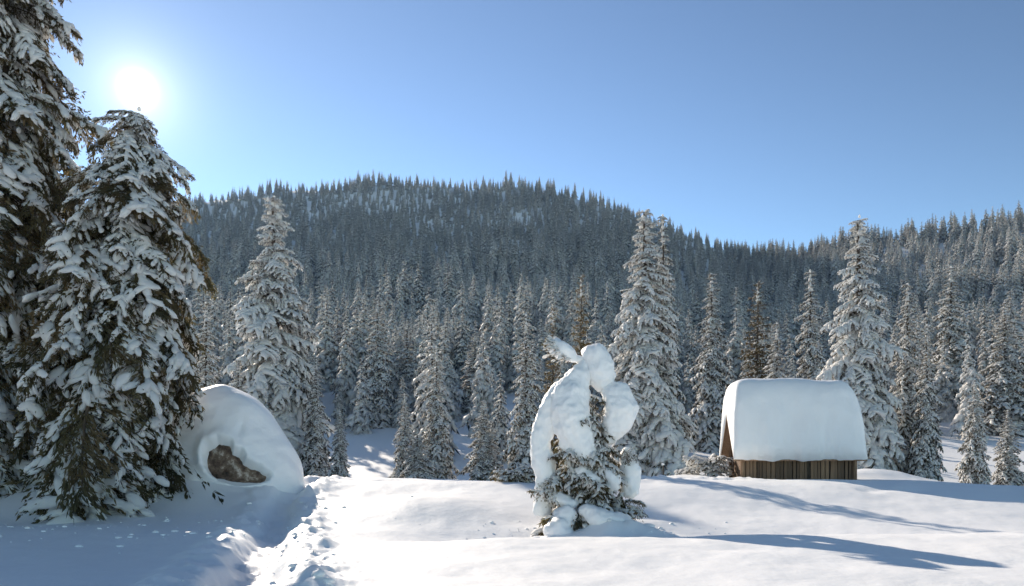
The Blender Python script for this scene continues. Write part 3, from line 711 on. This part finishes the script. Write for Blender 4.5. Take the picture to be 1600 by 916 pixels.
# ------------------------------------------------------------------ the snow-laden young spruce in the middle
def laden():
    Y0 = 18.6; s = Y0 / F
    c = put(912, 828, Y0); t = thing('snow_laden_sapling', 'bent young spruce buried in heavy rounded lobes of snow in the middle of the meadow', 'young spruce', (c[0], Y0, c[2]))
    def lp(px, py, dy=0): p = put(px, py, Y0) - c; p[1] = dy; return p
    def lobe(balls, vox=.05, seed=0):
        r = np.random.RandomState(seed); m = MB()
        for a, b in zip(balls[:-1], balls[1:]) if len(balls) > 1 else [(balls[0], balls[0])]:
            A, B = lp(a[0], a[1], a[4]), lp(b[0], b[1], b[4]); k = max(2, int(np.linalg.norm(A - B) / (min(a[2], b[2]) * s * .35)))
            for q in range(k + 1):
                f = q / k; ctr = A + (B - A) * f; rx = (a[2] + (b[2] - a[2]) * f) * s; rz = (a[3] + (b[3] - a[3]) * f) * s
                V0, F0 = ICO[2]; m.add(V0 * [rx, rx * 1.0, rz] + ctr, F0)
        o = link('snow_lobe', m.build('snow_lobe', [M_lobe]), t)
        md = o.modifiers.new('r', 'REMESH'); md.mode = 'VOXEL'; md.voxel_size = vox; md.use_smooth_shade = True
        md = o.modifiers.new('s', 'SMOOTH'); md.iterations = 7; md.factor = .6
        tx = bpy.data.textures.new('lump', 'CLOUDS'); tx.noise_scale = .38; tx.noise_depth = 4
        md = o.modifiers.new('d', 'DISPLACE'); md.texture = tx; md.strength = .17; md.mid_level = .5; md.texture_coords = 'LOCAL'
        t2 = bpy.data.textures.new('grain', 'CLOUDS'); t2.noise_scale = .15; t2.noise_depth = 3
        md = o.modifiers.new('e', 'DISPLACE'); md.texture = t2; md.strength = .09; md.mid_level = .5; md.texture_coords = 'LOCAL'
        return o
    # px, py, rx, rz (photo px), depth in metres (negative = towards us)
    lobe([(931, 556, 23, 19, 0), (938, 578, 25, 21, -.05), (942, 598, 18, 15, -.05)])                 # head
    lobe([(866, 538, 13, 11, 0), (877, 547, 17, 14, 0), (896, 560, 8, 7, 0), (910, 566, 9, 8, 0)])      # side shoot upper left
    lobe([(914, 572, 14, 13, 0), (900, 597, 23, 20, -.12), (888, 622, 31, 25, -.2), (891, 655, 34, 30, -.28), (899, 690, 29, 24, -.34), (910, 716, 19, 15, -.36)], seed=1)  # big left drape
    lobe([(876, 608, 16, 13, -.05), (864, 632, 20, 20, -.1), (852, 662, 19, 20, -.1), (842, 692, 16, 18, -.15), (849, 722, 19, 20, -.15), (854, 748, 19, 20, -.15), (850, 776, 17, 18, -.15), (848, 798, 15, 13, -.2)], seed=2)  # left arm
    lobe([(950, 604, 14, 10, 0), (963, 618, 25, 19, -.15), (968, 640, 29, 24, -.2), (961, 664, 24, 20, -.2), (951, 687, 13, 12, -.15)], seed=3)   # right drape
    lobe([(980, 712, 13, 14, -.05), (984, 740, 19, 20, -.05), (983, 766, 15, 16, -.1)], seed=4)                  # lower right
    lobe([(906, 738, 15, 12, -.45), (918, 752, 18, 11, -.55), (934, 764, 12, 9, -.5)], seed=5)
    lobe([(878, 802, 19, 14, -.9), (868, 824, 22, 16, -1.15), (884, 834, 17, 10, -1.1)], seed=6)
    lobe([(912, 794, 16, 11, -1.0), (932, 806, 24, 14, -1.15), (962, 812, 20, 13, -1.0)], seed=7)
    lobe([(948, 740, 12, 12, -.5), (954, 756, 14, 12, -.55)], seed=8)
    lobe([(868, 778, 14, 11, -.5), (890, 786, 13, 9, -.65)], seed=9)
    # trunk, bent
    m = MB(); P = [lp(912, 850), lp(910, 780), lp(918, 700), lp(920, 640), lp(905, 600), lp(928, 575)]; m.add(*tube(P, [.1, .09, .07, .05, .04, .02], 8)); link('trunk', m.build('bent_trunk', [M_bark]), t)
    r = np.random.RandomState(9)
    nd, sn = bough(830, 22, 5, 2, snow=.9, droop=-.1, width=.55, blade=.14, bw=.014, tw_snow=3, sz=.95, ns=3)
    wa, wb = nd.build('bough', [M_needle_warm, M_bark]), sn.build('bough_snow', [M_load])
    for dx_, dz_, az, p, ln in ((900, 566, 3.2, -.55, .85), (898, 560, 2.8, -.7, .7), (880, 548, 3.4, -.6, .5), (930, 548, .4, -.3, .3)):
        o = link('bough', wa, t, lp(dx_, dz_, 0)); o.rotation_euler = (0, p, az); o.scale = (ln,) * 3; link('snow_load', wb, o)
    lib = []
    for k in range(4):
        nd, sn = bough(800 + k, 26, 6, 2, snow=.75, droop=.3, width=.5, blade=.12, bw=.011, tw_snow=2, sz=.8, patchy=.3, ns=3)
        lib.append((nd.build('bough', [M_needle, M_bark]), sn.build('bough_snow', [M_load])))
    for (qx, qy, cnt, l0) in ((878, 712, 5, .42), (872, 745, 6, .5), (932, 640, 4, .28), (929, 676, 5, .32), (940, 708, 6, .45), (978, 702, 4, .3), (966, 778, 6, .5), (985, 796, 4, .4), (868, 800, 5, .45), (925, 735, 5, .4), (901, 592, 2, .12), (955, 800, 4, .5)):
        for q in range(cnt):
            p0 = lp(qx + r.randn() * 7, qy + r.randn() * 8, -.12 - .2 * (qy > 690))
            a, b = lib[q % 4]; o = link('bough', a, t, p0); o.rotation_euler = (r.uniform(-.6, .6), r.uniform(-.2, 1.1), -math.pi / 2 + r.uniform(-1.3, 1.3)); ln = l0 * r.uniform(.8, 1.6); o.scale = (ln,) * 3
            if r.rand() < .6: link('snow_load', b, o)
    for k in range(165):
        f = (k + r.rand()) / 165; f = f ** 1.5; z = .15 + f * 3.3; ln = (1.35 - .75 * f) * r.uniform(.7, 1.1); az = k * 2.4 + r.randn() * .3
        a, b = lib[k % 4]; o = link('bough', a, t, (.05 * math.sin(z), 0, z)); o.rotation_euler = (0, r.uniform(-.15, .9), az); o.scale = (ln, ln, ln); link('snow_load', b, o)
laden()

# low boughs of a buried young spruce left of it
def buried(px, py, Y, n, ln, label, warm=True, name='young_spruce', seed=1, up=.4):
    c = put(px, py, Y); gz = hz(c[0], Y); t = thing(name, label, 'young spruce', (c[0], Y, gz - .1))
    r = np.random.RandomState(seed); nd, sn = bough(860 + seed, 22, 5, 1, snow=.6 if warm else .97, droop=.25, width=.5, blade=.13, bw=.017, tw_snow=3)
    a, b = nd.build('bough', [M_needle_warm if warm else M_needle_mid, M_bark]), sn.build('bough_snow', [M_load])
    for k in range(n):
        o = link('bough', a, t, (0, 0, .15 + r.rand() * ln * .6)); o.rotation_euler = (0, r.uniform(-up, .3), r.rand() * 6.28); o.scale = (ln * r.uniform(.6, 1.1),) * 3; link('snow_load', b, o)
    return t
buried(812, 745, 27, 16, 1.05, 'low yellowish spruce boughs sticking out of the snow left of the laden tree', seed=2)
buried(1108, 725, 34, 16, 1.1, 'low frosted bush left of the hut', seed=4, up=1.0, warm=False)
buried(1088, 722, 36, 12, .9, 'frosted bush at the right foot of the twin-topped tree', seed=6, up=1.0, warm=False)
buried(578, 742, 40, 5, .55, 'tiny sapling tip poking out of the snow in the clearing left of centre', seed=5, up=1.2)
# thin marker post
c = put(1036, 748, 30.5); m = MB(); m.add(*tube([[0, 0, -.3], [.01, 0, .3], [0, 0, .62]], .028, 8))
V, Fc = ICO[2]; m.add(V * [.06, .06, .05] + [0, 0, .64], Fc, 1)
po = link('marker_post', m.build('marker_post', [M_bark, M_lobe]), None, (c[0], 30.5, hz(c[0], 30.5))); tag(po, 'thin dark post with a cap of snow standing left of the hut', 'post')
# fallen lumps of snow
for k, (px_, Y, sz, lab) in enumerate(((1062, 16.6, .2, 'flat lump of fallen snow in the shadow right of the laden tree'), (842, 17.6, .13, 'small snow lump at the left foot of the laden tree'), (1012, 17.4, .12, 'small snow lump at the right foot of the laden tree'))):
    x = (px_ - 800) / F * Y; r = np.random.RandomState(k); m = MB(); V, Fc = ICO[3]; V = V * (1 + .12 * fbm(V[:, 0] * 1.5 + 5 + k, V[:, 1] * 1.5 + V[:, 2], 3, 95)[:, None]); m.add(V * [sz * 1.5, sz, sz * .5], Fc)
    o = link('snow_clump', m.build('snow_clump', [M_lobe]), None, (x, Y, hz(x, Y) + sz * .12)); tag(o, lab, 'snow clump')

# crumbs of snow fallen from the boughs and thrown up along the track
r = np.random.RandomState(77); m = MB()
spots = []
for _ in range(420):
    k = r.randint(0, 3)
    if k == 0:
        q = r.randint(0, len(TRACK) - 2); f = r.rand(); p = TRACK[q] * (1 - f) + TRACK[q + 1] * f + [.45 + r.randn() * .5, r.randn() * .4]
    elif k == 1: p = np.array([1.9, 18.0]) + r.randn(2) * [1.5, 1.0]
    else: p = np.array([-9.0, 17.5]) + r.randn(2) * [3.2, 2.2]
    spots.append(p)
spots = np.array(spots); zz_ = H(spots[:, 0], spots[:, 1])
for p, z in zip(spots, zz_):
    if p[1] < 7: continue
    a = .018 + .05 * r.rand() ** 3; V, Fc = blob(r, np.array([p[0], p[1], z]), np.array([a * 1.3, a, a * .8]), 1, .2); m.add(V, Fc)
cr = link('snow_crumbs', m.build('snow_crumbs', [M_ground])); tag(cr, 'small crumbs of snow scattered by the track and under the trees', None, None, 'stuff')

# thin winter air over the valley
m = MB(); m.add(*box(-4300, 4300, -4300, 4300, -320, 330), 0, False)
hm = bpy.data.materials.new('haze'); hm.use_nodes = True; t_ = hm.node_tree
for n in list(t_.nodes):
    if n.type != 'OUTPUT_MATERIAL': t_.nodes.remove(n)
pv = t_.nodes.new('ShaderNodeVolumePrincipled'); pv.inputs['Color'].default_value = (.34, .58, 1.0, 1); pv.inputs['Density'].default_value = HAZE; pv.inputs['Anisotropy'].default_value = .2
t_.links.new(pv.outputs[0], [n for n in t_.nodes if n.type == 'OUTPUT_MATERIAL'][0].inputs['Volume'])
ho = link('haze', m.build('haze', [hm])); tag(ho, 'thin bluish winter haze', None, None, 'stuff')
